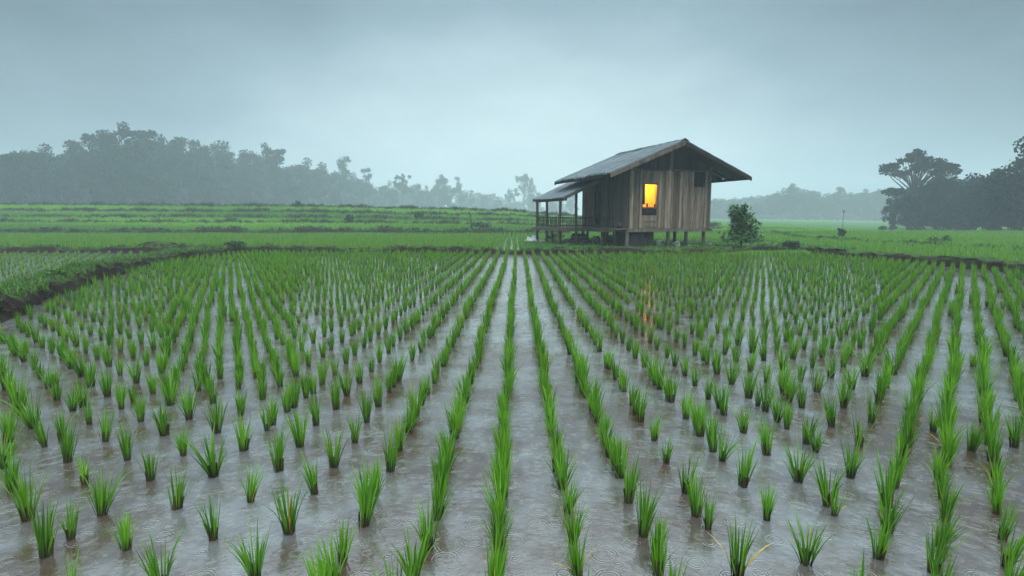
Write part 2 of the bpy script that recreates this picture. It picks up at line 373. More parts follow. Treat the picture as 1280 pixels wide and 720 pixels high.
# ---------------------------------------------------------------- main rice field
AT = [-1.335, -1.12, -.90, -.69, -.475, -.255, -.045, .195, .43, .656, .88, 1.09, 1.29, 1.49]
def rowx(k):   # k=0 is the centre row
    i = k+6
    u = -.048+.2225*k
    return u*1.5/.9924
B_, C_ = .368, .067
x0, y0 = ground_at(622, 690)
hills = []
for k in range(-62, 68):
    bk = .26 if k in (-1, 0, 1) else .30 if k in (-2, 2) else B_
    for j in range(-8, int(24/bk)):
        Y = y0+j*bk+(k*C_) % B_
        X = rowx(k)+.011*(Y-2.5)+.022*noise1(Y, .5, k*.03)
        if Y < -1 or Y > 23.4: continue
        if X < interp_x(LB, Y)+.18 or X > interp_x(RB, Y)-.3 or Y > interp_y(FB, X)-.35: continue
        if abs(X) > 1.35*Y+4: continue
        X += random.gauss(0, .008); Y += random.gauss(0, .014)
        if random.random() < .02 and Y > 4: continue
        far = min(1, max(0, (Y-3)/8))
        hills.append((X, Y, random.uniform(.195, .30)*(1+.12*noise1(X+Y, .7, 2)), k))
        ppx = proj(X, Y, 0)[0]
        if 1090 < ppx < 1330 and Y > 1.8: hills.append((X+.3356/2+random.gauss(0, .01), Y+.2175+random.gauss(0, .015), random.uniform(.19, .28), k))
        if 205 < ppx < 370 and Y > 4.4: hills.append((X-.3356/2+random.gauss(0, .01), Y+.335+random.gauss(0, .015), random.uniform(.18, .27), k))
        if random.random() < (.32 if Y < 5 else .10): hills.append((X+.011*.1+random.gauss(0, .012), Y+random.uniform(.09, .16), random.uniform(.17, .27), k))
vis = []
for i, (X, Y, h, k) in enumerate(hills):
    if Y < 1.2: continue
    px, py, d = proj(X, Y, 0); qx, qy, _ = proj(X, Y, h*.9)
    if -12 < px < 1292 and qy < 712: vis.append((h/d*(1 if py < 720 else .6), i))
vis.sort(reverse=True)
near = [i for _, i in vis[:300]]; nearset = set(near)
def leaf_set(n, tall, style):
    pos = np.zeros((1, 3)); nb = n
    V = tufts(pos, np.array([tall]), nb, .0088, 5, (.0, .21) if style != 'splayed' else (.03, .36), (.0, .55) if style != 'splayed' else (.05, .8), .024, .02)
    # a few long outer blades
    e = tufts(pos, np.array([tall*1.15]), 2, .0085, 5, (.15, .4), (.3, 1.3), .02, .0)
    return join([V, e])
def stems_mesh():
    mb = MB()
    for _ in range(13):
        a = random.uniform(0, 6.28); r = random.uniform(.002, .022); t = random.uniform(0, .12)
        x, y = math.cos(a)*r, math.sin(a)*r
        mb.tube([(x, y, -.02), (x+math.cos(a)*t*.03, y+math.sin(a)*t*.03, .025), (x+math.cos(a)*t*.09, y+math.sin(a)*t*.09, .065)], [.005, .0045, .003], 5)
    o = mb.build('stems', M_stem); me = o.data; bpy.data.objects.remove(o); return me
def dry_mesh(hgt):
    n = 2; az = rng.uniform(0, 6.28, n)
    v, q, c = blade_geo(np.stack([np.cos(az)*.02, np.sin(az)*.02, np.full(n, .01)], -1), az, rng.uniform(.3, .6, n), rng.uniform(.5, 1.5, n), np.full(n, hgt), np.full(n, .009), np.full(n, .5), np.zeros(n), 5)
    me = np_mesh('dry_leaf', v, q, c); me.materials.append(M_straw); return me
STY = [('upright', 'upright'), ('upright', 'narrow'), ('splayed', 'fanned-out'), ('upright', 'bushy')]
variants = []
for i in range(28):
    sty, word = STY[i % 4]
    n = {'narrow': 26, 'bushy': 50}.get(word, 38)
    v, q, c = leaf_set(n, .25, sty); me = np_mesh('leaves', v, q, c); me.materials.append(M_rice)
    variants.append((me, stems_mesh(), word))
drys = [dry_mesh(.11+.02*i) for i in range(4)]
ORD = ['nearest', 'second', 'third', 'fourth', 'fifth', 'sixth', 'seventh', 'eighth', 'ninth', 'tenth', 'eleventh', 'twelfth', 'thirteenth', 'fourteenth', 'fifteenth', 'sixteenth', 'seventeenth', 'eighteenth', 'nineteenth', 'twentieth']
cnt = {}
order = sorted(near, key=lambda i: hills[i][1])
for i in order:
    X, Y, h, k = hills[i]
    me, st, word = random.choice(variants)
    sc = h/.25
    size = 'tall' if h > .262 else 'short' if h < .228 else 'mid-height'
    e = empty('rice_plant', (X, Y, 0), random.uniform(0, 6.28)); e.scale = (sc*random.uniform(.9, 1.1),)*2+(sc,)
    link('leaves', me, None, e); link('stems', st, M_stem, e)
    dry = random.random() < .05
    e.rotation_euler[0] = random.gauss(0, .07); e.rotation_euler[1] = random.gauss(0, .07)
    if dry: link('dry_leaf', random.choice(drys), None, e)
    c_ = cnt[k] = cnt.get(k, -1)+1
    o_ = ORD[c_] if c_ < len(ORD) else 'farthest marked'
    row = 'the centre row' if k == 0 else f"{'first second third fourth fifth sixth seventh eighth ninth tenth eleventh twelfth thirteenth fourteenth fifteenth sixteenth seventeenth eighteenth nineteenth twentieth'.split()[abs(k)-1]} row {'left' if k < 0 else 'right'} of centre"
    tag(e, f"{size} {word} rice plant{' with yellowed leaf' if dry else ''}, {o_} in {row}", 'rice plant', 'young rice plants nearest the camera in the flooded field')
hills = [q if not (q[0] > interp_x(RB, q[1])-.25 or q[1] > interp_y(FB, q[0])-.3 or q[0] < interp_x(LB, q[1])+.15) else None for q in hills]
rest = [hills[i] for i in range(len(hills)) if i not in nearset and hills[i]]
def field(lst, nb, w, seg, **k):
    a = np.array(lst); return tufts(np.stack([a[:, 0], a[:, 1], np.full(len(a), -.01)], -1), a[:, 2], nb, w, seg, **k)
ra = [h for h in rest if h[1] < 9]; rb = [h for h in rest if h[1] >= 9]
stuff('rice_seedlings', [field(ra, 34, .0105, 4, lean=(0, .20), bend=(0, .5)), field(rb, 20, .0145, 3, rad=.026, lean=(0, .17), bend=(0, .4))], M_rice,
      'green rice seedlings standing in rows behind the nearest plants up to the far bund', 'rice')
# ---------------------------------------------------------------- neighbouring paddies
def grid(x0, x1, y0, y1, ax, by, ok, hm, jx=.03, skew=0.0):
    out = []
    nx = int((x1-x0)/ax); ny = int((y1-y0)/by)
    for i in range(nx):
        for j in range(ny):
            X = x0+i*ax+skew*j*by+random.gauss(0, jx); Y = y0+j*by+random.gauss(0, .03)
            if ok(X, Y): out.append((X, Y, random.uniform(*hm)))
    return out
def inm(X, Y): return abs(X-7.6) < 6.9 and abs(Y-28.6) < 5.1
gl = grid(-48, 14, 2, 24, .42, .33, lambda X, Y: X < interp_x(LB, Y)-1.05 and Y < 23.6 and X > -1.25*Y-8, (.15, .22), skew=-.62)
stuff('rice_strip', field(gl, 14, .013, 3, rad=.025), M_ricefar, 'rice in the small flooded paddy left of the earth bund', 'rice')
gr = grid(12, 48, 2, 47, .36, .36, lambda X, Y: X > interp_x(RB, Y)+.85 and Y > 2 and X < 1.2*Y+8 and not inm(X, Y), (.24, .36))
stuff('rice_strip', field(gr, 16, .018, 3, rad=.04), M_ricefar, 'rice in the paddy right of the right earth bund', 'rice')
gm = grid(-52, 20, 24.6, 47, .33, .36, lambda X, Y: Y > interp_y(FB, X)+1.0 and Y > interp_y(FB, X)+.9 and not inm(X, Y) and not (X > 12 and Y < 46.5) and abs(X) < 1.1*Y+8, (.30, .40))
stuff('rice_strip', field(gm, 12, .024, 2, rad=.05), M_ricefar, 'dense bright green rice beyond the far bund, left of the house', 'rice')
gf = []
for i in range(30000):
    Y = 48+35*random.random()**1.1; X = random.uniform(-1.15*Y, 1.0*Y); gf.append((X, Y))
gf = np.array(gf); zf = ter(gf[:, 0], gf[:, 1]); ds = np.min(np.abs(gf[:, 1:2]-np.array([[47.9, 58.3, 65.3, 72.3, 80.3]])), 1)
keep = ds > .5; gf = gf[keep]; zf = zf[keep]
tint = np.clip(.45+.4*np.sin(gf[:, 1]*.35)+.35*np.sin(gf[:, 0]*.12+gf[:, 1]*.2), 0, 1)
stuff('rice_strip', tufts(np.stack([gf[:, 0], gf[:, 1], zf-.02], -1), rng.uniform(.28, .45, len(gf)), 8, .06, 2, (.05, .6), (0, .6), .25, tint=tint), M_ricefar,
      'pale green rice on the far terraces fading in the haze', 'rice')
# ---------------------------------------------------------------- plants
def leaf_cloud(cen, rad, n, size, elong=1.6, up=0, shell=.55):
    """n leaf rhombs in an ellipsoid"""
    d = rng.normal(size=(n, 3)); d /= np.linalg.norm(d, axis=1)[:, None]
    r = (shell+(1-shell)*rng.uniform(0, 1, n))*np.where(rng.uniform(0, 1, n) < .25, rng.uniform(.2, .9, n), 1)
    P = np.array(cen)+d*np.array(rad)*r[:, None]
    a = rng.normal(size=(n, 3)); a[:, 2] -= up; a /= np.linalg.norm(a, axis=1)[:, None]
    b = np.cross(a, rng.normal(size=(n, 3))); b /= np.linalg.norm(b, axis=1)[:, None]
    sz = size*rng.uniform(.6, 1.3, n)[:, None]
    V = np.stack([P-a*sz*elong/2, P-a*sz*.1+b*sz/2, P+a*sz*elong/2, P-a*sz*.1-b*sz/2], 1).reshape(-1, 3)
    Q = np.arange(n*4).reshape(n, 4)
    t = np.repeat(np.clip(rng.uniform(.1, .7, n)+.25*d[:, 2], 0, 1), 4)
    return V, Q, np.stack([t, np.ones_like(t), np.zeros_like(t)], 1)
def tree_mesh(seed, style, leaf=.25, H=10.0):
    """unit trees of height 10; returns crown mesh and trunk mesh"""
    rs = random.Random(seed); tb = MB(); cl = []
    def limb(a, b, r0, r1, wob=.3):
        a = Vector(a); b = Vector(b); m_ = (a+b)/2+Vector((rs.uniform(-wob, wob), rs.uniform(-wob, wob), rs.uniform(0, wob)))
        q1 = (a+m_)/2+Vector((rs.uniform(-.1, .1), rs.uniform(-.1, .1), 0))
        tb.tube([a, q1, m_, b], [r0, r0*.8+r1*.2, (r0+r1)/2, r1], 7)
    lobes = []
    if style == 'umbrella':
        for i in range(44):
            a = rs.uniform(0, 6.28); r = 3.9*math.sqrt(rs.random()); z = 9.4-(r/3.9)**2*2.3-rs.uniform(0, 2.2)*(1-r/5)
            lobes.append(((math.cos(a)*r+.3, math.sin(a)*r, z), (rs.uniform(.45, .85),)*2+(rs.uniform(.3, .55),)))
        for a in (3.4, 2.9): lobes.append(((-3.2+rs.uniform(-.5, .5), rs.uniform(-1, 1), 4.9+rs.uniform(-.3, .3)), (1.0, 1.0, .5)))
        top = (0.1, 0, 5.6)
    elif style == 'broad':
        for i in range(26):
            a = rs.uniform(0, 6.28); r = 3.4*math.sqrt(rs.random()); z = rs.uniform(2.6, 8.7)*(1-.012*r*r)
            lobes.append(((math.cos(a)*r*(1.05-.35*(z/9)), math.sin(a)*r, z), (rs.uniform(1.0, 1.7),)*2+(rs.uniform(.7, 1.2),)))
        top = (0, 0, 6.5)
    elif style == 'tall':
        for i in range(18):
            z = rs.uniform(3.5, 9.2); a = rs.uniform(0, 6.28); r = rs.uniform(.2, 1.8)*(1.1-.06*abs(z-6))
            lobes.append(((math.cos(a)*r, math.sin(a)*r, z), (rs.uniform(.65, 1.2),)*2+(rs.uniform(.5, .8),)))
        top = (.2, 0, 8.2)
    elif style == 'open':
        for i in range(34):
            a = rs.uniform(0, 6.28); r = 3.2*math.sqrt(rs.random()); z = rs.uniform(5.0, 9.3)-(r*.25)
            lobes.append(((math.cos(a)*r, math.sin(a)*r, z), (rs.uniform(.5, .95),)*2+(rs.uniform(.4, .7),)))
        top = (0, 0, 6.8)
    elif style == 'leaning':
        for i in range(20):
            z = rs.uniform(2.5, 9.2); x = (z-5)*.28+rs.uniform(-1.3, 1.3)*(1.3 if z < 6 else .7)
            lobes.append(((x, rs.uniform(-1.4, 1.4), z), (rs.uniform(.6, 1.1),)*2+(rs.uniform(.5, .9),)))
        top = (1.0, 0, 7.6)
    else:  # low mass: crown down to the ground
        for i in range(34):
            a = rs.uniform(0, 6.28); r = 3.6*math.sqrt(rs.random()); z = rs.uniform(.8, 8.9)*(1-.02*r*r)
            lobes.append(((math.cos(a)*r, math.sin(a)*r, z), (rs.uniform(.9, 1.6),)*2+(rs.uniform(.7, 1.2),)))
        top = (0, 0, 6)
    zmax = max(c[2]+r[2] for c, r in lobes)
    for c, r in lobes:
        c = (c[0], c[1], c[2]*H/zmax)
        n = int(34*r[0]*r[0]/(leaf*leaf)*.16*(2.2 if style in ('umbrella', 'open') else 1.35))
        cl.append(leaf_cloud(c, r, max(n, 20), leaf, 1.5))
    tb.tube([(0, 0, -.3), (.05, 0, 1.2), (rs.uniform(-.2, .2), rs.uniform(-.2, .2), top[2]*.55), (top[0], top[1], top[2])], [.34, .24, .17, .09], 9)
    for c, r in lobes[::1 if style in ('umbrella', 'open') else 2]:
        z0 = top[2]*rs.uniform(.55, .95) if style != 'umbrella' else top[2]*rs.uniform(.75, 1)
        f = z0/top[2]; limb((top[0]*f, top[1]*f, min(z0, c[2]-.2)), (c[0], c[1], c[2]*H/zmax), .085, .03, .35)
    v, q, c = join(cl); me = np_mesh('crown', v, q, c); me.materials.append(M_tree)
    o = tb.build('trunk', M_bark, smooth=True); tm = o.data; bpy.data.objects.remove(o)
    return me, tm
protos = {}
def tree(px, Y, ytop, style, seed, wscale, label, rot=None, dz=0, name='tree', cat='tree', group=None):
    key = (style, seed)
    if key not in protos: protos[key] = tree_mesh(seed*13+5, style)
    X = at_depth(px, Y*cp+1.5*sp_); zg = float(ter(X, Y))+dz
    top = CAMH+(271-ytop)*(Y)/F
    s = (top-zg)/10
    e = empty(name, (X, Y, zg), rot if rot is not None else random.uniform(0, 6.28)); e.scale = (wscale*s, wscale*s, s)
    link('crown', protos[key][0], None, e); link('trunk', protos[key][1], None, e)
    tag(e, label, cat, group)
WORDS = {'umbrella': 'flat-topped open', 'broad': 'broad dense', 'tall': 'tall narrow', 'open': 'high open-crowned', 'leaning': 'leaning ragged', 'mass': 'low bushy'}
def zline(px): return float(np.interp(px, [-120, 0, 200, 400, 640, 760], [120, 132, 165, 250, 400, 430]))
LT = [(-60, 186, 'mass'), (-25, 183, 'broad'), (10, 183, 'mass'), (38, 187, 'broad'), (64, 181, 'broad'), (80, 193, 'mass'), (98, 179, 'tall'), (113, 178, 'leaning'), (128, 190, 'mass'), (139, 166, 'tall'), (160, 155, 'open'), (152, 172, 'mass'),
      (172, 178, 'broad'), (188, 167, 'mass'), (211, 169, 'broad'), (228, 173, 'tall'), (242, 177, 'leaning'), (256, 182, 'mass'), (273, 177, 'broad'), (292, 190, 'mass'), (309, 196, 'mass'), (322, 188, 'broad'), (333, 180, 'open'),
      (350, 208, 'mass'), (366, 205, 'broad'), (386, 198, 'broad'), (408, 203, 'mass'), (428, 197, 'leaning'), (442, 216, 'mass'), (462, 211, 'tall'), (476, 232, 'mass'), (489, 226, 'broad'), (504, 217, 'open'), (519, 229, 'mass'), (534, 232, 'mass'), (550, 218, 'broad'),
      (562, 230, 'mass'), (576, 221, 'leaning'), (590, 238, 'tall'), (606, 243, 'broad'), (622, 246, 'mass'), (638, 236, 'open'), (655, 218, 'open'), (668, 236, 'broad'), (690, 246, 'mass'), (715, 240, 'broad'), (745, 246, 'mass')]
TENS = {1: '', 2: 'twenty', 3: 'thirty', 4: 'forty'}
UN = ['', 'first', 'second', 'third', 'fourth', 'fifth', 'sixth', 'seventh', 'eighth', 'ninth', 'tenth', 'eleventh', 'twelfth', 'thirteenth', 'fourteenth', 'fifteenth', 'sixteenth', 'seventeenth', 'eighteenth', 'nineteenth']
def ordn(n):
    if n < 20: return UN[n]
    t, u = divmod(n, 10)
    return ({2: 'twentieth', 3: 'thirtieth', 4: 'fortieth'}[t] if u == 0 else {2: 'twenty', 3: 'thirty', 4: 'forty'}[t]+'-'+UN[u])
n_ = 0
WS = {'umbrella': 1, 'broad': .85, 'tall': .85, 'open': .8, 'leaning': .8, 'mass': .9}
for i, (px, yt, sty) in enumerate(LT):
    Y = zline(px)*random.uniform(.97, 1.03)
    if px > -15: n_ += 1
    hid = px < -15 or px > 680
    lab = {160: 'tallest tree of the left tree line, open crown standing above its neighbours', 333: 'open airy tree rising above the middle of the left tree line',
           655: 'pale misty tree just left of the stilt house, last of the left tree line'}.get(px, f'{WORDS[sty]} misty tree, {ordn(max(n_,1))} from the left in the left tree line')
    if hid: lab = f"{WORDS[sty]} misty tree {'past the left end' if px < 0 else 'behind the house at the right end'} of the left tree line"
    hpx = (254-yt)/720*Y
    ws = WS[sty]*(1.05 if px < 450 else .8)*(1.35 if px == 160 else 1.2 if px in (333, 655) else 1)
    tree(px, Y, yt, sty, i % 3, ws, lab, group='trees of the misty left tree line')
# light far group at right
for i, (px, yt, sty) in enumerate([(915, 250, 'broad'), (945, 252, 'mass'), (962, 245, 'broad'), (978, 235, 'broad'), (992, 229, 'broad'), (1008, 238, 'mass'), (1022, 240, 'broad'), (1037, 244, 'mass'), (1047, 234, 'tall'), (1062, 240, 'broad'), (1078, 236, 'broad'), (1094, 236, 'mass'), (1112, 240, 'broad'), (1135, 243, 'mass')]):
    tree(px, 300, yt, sty, (i+1) % 3, .85, f'{WORDS[sty]} pale tree, {ordn(i+1)} from the left in the far line right of the house', group='pale far trees right of the house')
# dark near group at right
DR = [(1116, 246, 60, 'mass', .75), (1136, 187, 63, 'umbrella', 1.0), (1150, 232, 57, 'mass', 1.0), (1170, 216, 58, 'broad', 1.0), (1185, 213, 56, 'mass', .9), (1203, 222, 54, 'mass', .9), (1219, 215, 53, 'broad', .9), (1236, 210, 51, 'broad', .85),
      (1249, 212, 49, 'mass', .85), (1268, 226, 46, 'mass', .9), (1274, 171, 44, 'broad', .95), (1312, 190, 43, 'mass', 1.0), (1345, 205, 41, 'mass', 1)]
DL = {1136: 'wide flat-topped tree with open crown and forked limbs above the right wood', 1274: 'tallest dark tree cut by the right edge of the view'}
for i, (px, yt, Y, sty, ws) in enumerate(DR):
    tree(px, Y*1.5, yt, sty, i % 3 if sty != 'umbrella' else 0, ws, DL.get(px, f'{WORDS[sty]} dark tree, {ordn(i+1)} from the left in the right wood'), rot=.3 if sty == 'umbrella' else None, group='dark trees of the right wood')
# far-off wood behind the lines, one mass
cl = []
for i in range(210):
    px = random.uniform(-150, 720); Y = zline(px)*random.uniform(1.12, 1.35); X = at_depth(px, Y)
    yt = 9+np.interp(px, [0, 150, 250, 340, 430, 480, 560, 640, 720], [194, 184, 188, 201, 210, 226, 227, 238, 240])+random.uniform(-2, 9)
    zg = float(ter(X, Y)); top = CAMH+(271-yt)*Y/F; hh = max(2, top-zg)
    for j in range(4):
        f = (.8, .5, .22, .06)[j]
        cl.append(leaf_cloud((X+random.uniform(-3, 3), Y+random.uniform(-3, 3), zg+hh*f), (5.2, 5, hh*.24), 170, 1.0, 1.4))
for i in range(110):
    px = random.uniform(880, 1150); Y = 300*random.uniform(1.08, 1.25); X = at_depth(px, Y); top = CAMH+(271-np.interp(px, [880, 960, 990, 1020, 1140], [252, 246, 238, 245, 244])-random.uniform(-2, 6))*Y/F
    for j in range(3): cl.append(leaf_cloud((X, Y, top*(.82, .5, .14)[j]), (7, 5, top*.26), 150, 1.1, 1.4))
for i in range(70):
    px = random.uniform(1130, 1420); Y = np.interp(px, [1100, 1280, 1420], [99, 78, 69])*random.uniform(1.08, 1.3); X = at_depth(px, Y)
    yt = np.interp(px, [1120, 1200, 1300], [240, 226, 220])+random.uniform(-1, 8); top = CAMH+(271-yt)*Y/F
    for j in range(3): cl.append(leaf_cloud((X+random.uniform(-1, 1), Y+random.uniform(-1, 1), top*(.82, .5, .2)[j]), (3.0, 3, top*.24), 150, .63, 1.4))
stuff('distant_wood', cl, M_tree, 'hazy wood massed behind the separate trees on both sides', 'wood')
# bushes
def bush(name, px, py, wpx, hpx, z, leaf, n, label, cat='bush', mat=None, lobes=7, group=None, conical=False, elong=1.9):
    X, Y = ground_at(px, py, z); d = Y*cp+(CAMH-z)*sp_; w = wpx/F*d; h = hpx/F*d
    e = empty(name, (X, Y, float(z)), 0); cl = []; tb = MB()
    for i in range(lobes):
        f = (i+.6)/lobes; sp = (w/2)*((1.1-.75*f) if conical else .75)
        a = random.uniform(0, 6.28); r = sp*random.uniform(.2, .75)
        c = (math.cos(a)*r, math.sin(a)*r, h*(.14+.74*f) if conical else h*random.uniform(.25, .7))
        q = (w*.28*random.uniform(.8, 1.3),)*2+(h*(.15 if conical else .25),)
        cl.append(leaf_cloud(c, q, int(n/lobes), leaf, elong, up=.3, shell=.1))
        tb.tube([(0, 0, -.05), (c[0]*.4, c[1]*.4, c[2]*.6), c], [.02*h, .014*h, .006*h], 5)
    v, q, c = join(cl); v[:, 2] = np.abs(v[:, 2]-.02)+.02
    me = np_mesh('foliage', v, q, c); link('foliage', me, mat or M_bush, e); tb.build('stem', M_bark, e)
    return tag(e, label, cat, group)
def shrub(px, py, wpx, hpx, z, label):
    X, Y = ground_at(px, py, z); d = Y*cp+(CAMH-z)*sp_; w = wpx/F*d; h = hpx/F*d
    e = empty('leafy_shrub', (X, Y, z), 0); tb = MB(); P = []
    for i in range(78):
        a = i*2.4; f = (i+.5)/78; hh = h*(.12+.86*f**.9); reach = (w/2)*(1.0-.72*f)*random.uniform(.75, 1.1)
        b = Vector((random.uniform(-.04, .04), random.uniform(-.04, .04), hh*random.uniform(.45, .75))); t = Vector((math.cos(a)*reach+.10*w*math.sin(f*5), math.sin(a)*reach, hh))
        tb.tube([b, (b+t)/2+Vector((0, 0, .04)), t], [.012, .008, .004], 4, cap=False)
        for k in range(20): q = b.lerp(t, random.uniform(.35, 1.05)); P.append((q.x+random.gauss(0, .05), q.y+random.gauss(0, .05), max(.05, q.z+random.gauss(0, .06))))
    tb.tube([(0, 0, -.1), (.03, 0, h*.4), (0, .02, h*.9)], [.04, .025, .01], 7)
    P = np.array(P); n = len(P); az_ = rng.uniform(0, 6.28, n)
    v, q, c = blade_geo(P, az_, rng.uniform(.5, 1.5, n), rng.uniform(.2, 1.0, n), rng.uniform(.14, .24, n), rng.uniform(.09, .14, n), rng.uniform(0, 1, n)**1.5, np.zeros(n), 3)
    link('foliage', np_mesh('foliage', v, q, c), M_bush, e); tb.build('stem', M_bark, e); tag(e, label, 'shrub')
shrub(926, 308.5, 56, 53, .15, 'upright dark green leafy shrub right of the stilt house')
bush('bush', 989, 313, 26, 15, .1, .07, 450, 'low round dark bush on the bund right of the leafy shrub', mat=M_darkweed)
bush('bush', 606, 291, 40, 15, .05, .16, 420, 'dark green bush on the terrace left of the house', mat=M_darkweed)
bush('sapling', 590, 292, 16, 30, .05, .14, 45, 'thin sapling with few leaves beside the terrace bush', 'sapling', lobes=5, conical=True)
bush('bush', 1052, 298, 11, 15, .05, .16, 160, 'small lone bush in the green paddy right of the house', mat=M_darkweed)
bush('bush', 1168, 304, 18, 10, .05, .12, 160, 'pale small bush, left of the pair on the right paddy bund', mat=M_weed)
bush('bush', 1183, 304, 14, 12, .05, .12, 160, 'pale small bush, right of the pair on the right paddy bund', mat=M_weed)
bush('bush', 293, 313, 34, 14, .15, .09, 420, 'dark bush where the left bund meets the far bund', mat=M_darkweed)
bush('weed_clump', 70, 354, 26, 20, .12, .055, 380, 'leafy weed clump on the left bund beside the small paddy', 'weeds', mat=M_weed)
bush('weed_clump', 45, 366, 30, 13, .15, .05, 300, 'low spreading weeds on the near part of the left bund', 'weeds', mat=M_weed)
def far_bush(px, Y, wpx, hpx, label, leaf=.25, n=160):
    X = at_depth(px, Y); z = float(ter(X, Y)); e = empty('bush', (X, Y, z), 0); w = wpx/F*Y; h = hpx/F*Y
    cl = [leaf_cloud((random.uniform(-.3, .3)*w, random.uniform(-.3, .3)*w, h*random.uniform(.3, .7)), (w*.28, w*.28, h*.3), n//4, leaf) for _ in range(4)]
    v, q, c = join(cl); link('foliage', np_mesh('foliage', v, q, c), M_darkweed, e)
    tb = MB(); tb.tube([(0, 0, -.1), (0, 0, h*.6)], [.05, .03], 6); tb.build('stem', M_bark, e)
    tag(e, label, 'bush', 'bushes on the far terrace bunds')
far_bush(437, 58, 16, 14, 'dark bush on a terrace bund below the middle of the left tree line')
far_bush(525, 65, 11, 10, 'small dark bush on a terrace bund left of the terrace sapling')
far_bush(375, 79, 9, 9, 'tiny lone bush on the highest terrace bund', .2)
far_bush(330, 72, 14, 6, 'low dark bush on the highest terraces, left of the tiny lone bush', .2)
far_bush(410, 58, 14, 7, 'low flat bush just left of the dark terrace bush', .2)
# soil heap on the left far bund
def lump(name, loc, r, mat, seed, parent=None, flat=1, sub=3, amp=.25):
    bm = bmesh.new(); bmesh.ops.create_icosphere(bm, subdivisions=sub, radius=1)
    rs = random.Random(seed); ph = [rs.uniform(0, 6) for _ in range(6)]
    for v in bm.verts:
        p = v.co; k = 1+amp*(math.sin(p.x*2.3+ph[0])*math.sin(p.y*2.9+ph[1])+.6*math.sin(p.z*5+ph[2])*math.sin(p.x*5.3+ph[3])+.4*math.sin(p.y*9+ph[4]))
        v.co = Vector((p.x*r[0]*k, p.y*r[1]*k, p.z*r[2]*k))
        if v.co.z < -.2*r[2]: v.co.z = -.2*r[2]
    me = bpy.data.meshes.new(name); bm.to_mesh(me); bm.free(); me.polygons.foreach_set('use_smooth', [True]*len(me.polygons))
    o = link(name, me, mat, parent); o.location = loc; return o
X, Y = ground_at(197, 309, .12); tag(lump('soil_heap', (X, Y+.3, .12), (1.1, .35, .24), M_bund, 3), 'dark soil heap on the bund beyond the small left paddy', 'soil heap')
# distant pole
X = at_depth(1051, 90); e = empty('wooden_pole', (X, 90, float(ter(X, 90))))
mb = MB(); mb.tube([(0, 0, -.2), (.03, 0, 2.9)], [.06, .045], 8); mb.build('pole', M_beam, e)
mb = MB(); mb.box((-.16, -.03, 2.6), (.16, .03, 2.9)); mb.build('board', M_beam, e)
tag(e, 'lone thin pole with a small board standing far off in the right fields', 'pole')
# mound weeds
pm = []; hm = []
for i in range(2600):
    X = random.uniform(.2, 15); Y = random.uniform(23.6, 34)
    if not (abs(X-7.6) < 7.2 and abs(Y-28.6) < 5.3): continue
    pm.append((X, Y, float(ter(X, Y))-.02)); hm.append(random.uniform(.06, .2)*(1.3 if X < 4.5 else 1))
stuff('mound_grass', tufts(np.array(pm), np.array(hm), 9, .022, 2, (.1, .9), (.2, .9), .09), M_weed, 'rough grass round the foot of the stilt house', 'grass')
# ---------------------------------------------------------------- the stilt house
TH = R(18); HX, HY = 5.17, 25.75; GZ0 = .15
H = empty('stilt_house', (HX, HY, GZ0), TH)
tag(H, 'weathered wooden stilt house with grey roof and lit window beyond the rice field', 'house')
W_, LEN, FL = 4.25, 4.8, .85        # width, length, floor height over the mound
OV, OVF = 1.42, .95                # side and gable overhang
EZ, RZ = 3.17, 4.63                # eave and ridge height (local)
mid = W_/2; half = mid+OV; slope = (RZ-EZ)/half
def roofz(x): return RZ-abs(x-mid)*slope
WT = roofz(0)-.08                  # wall height at the sides
# front wall of planks, with two openings
wl = (.66, 1.36, 1.78, 2.78); wd = (3.27, 3.84, 2.74, 3.40)   # window x0,x1,z0,z1
def planks(mb, x0, x1, zlo, zhi, face, openings=(), wmin=.11, wmax=.24, tints=None, thick=.03):
    """vertical planks along a local axis; face(u, v, d) -> point"""
    cuts = [x0]
    fixed = sorted(sum([[o[0], o[1]] for o in openings], []))
    while cuts[-1] < x1-1e-6:
        n = cuts[-1]+random.uniform(wmin, wmax)
        for f_ in fixed:
            if cuts[-1] < f_-1e-6 < n+.05: n = f_; break
        if x1-n < wmin*.8: n = x1
        cuts.append(min(n, x1))
    for a, b in zip(cuts[:-1], cuts[1:]):
        m_ = (a+b)/2; t = tints(m_) if tints else random.uniform(.25, .6); d = random.uniform(0, .022)
        segs = [(zlo(m_) if callable(zlo) else zlo, None)]
        spans = []; z = segs[0][0]; top_a = zhi(a) if callable(zhi) else zhi; top_b = zhi(b) if callable(zhi) else zhi
        for o in openings:
            if o[0]-1e-6 <= a and b <= o[1]+1e-6: spans.append((z, o[2], o[2])); z = o[3]
        spans.append((z, top_a, top_b))
        for z0, za, zb in spans:
            g = .004; jz = random.uniform(-.015, .015) if z0 < FL+.1 else 0
            pts = [face(a+g, z0+jz, 0), face(b-g, z0+jz, 0), face(b-g, z0+jz, -thick-d), face(a+g, z0+jz, -thick-d),
                   face(a+g, za, 0), face(b-g, zb, 0), face(b-g, zb, -thick-d), face(a+g, za, -thick-d)]
            mb.add(pts, [(0, 3, 2, 1), (4, 5, 6, 7), (0, 1, 5, 4), (1, 2, 6, 5), (2, 3, 7, 6), (3, 0, 4, 7)], t)
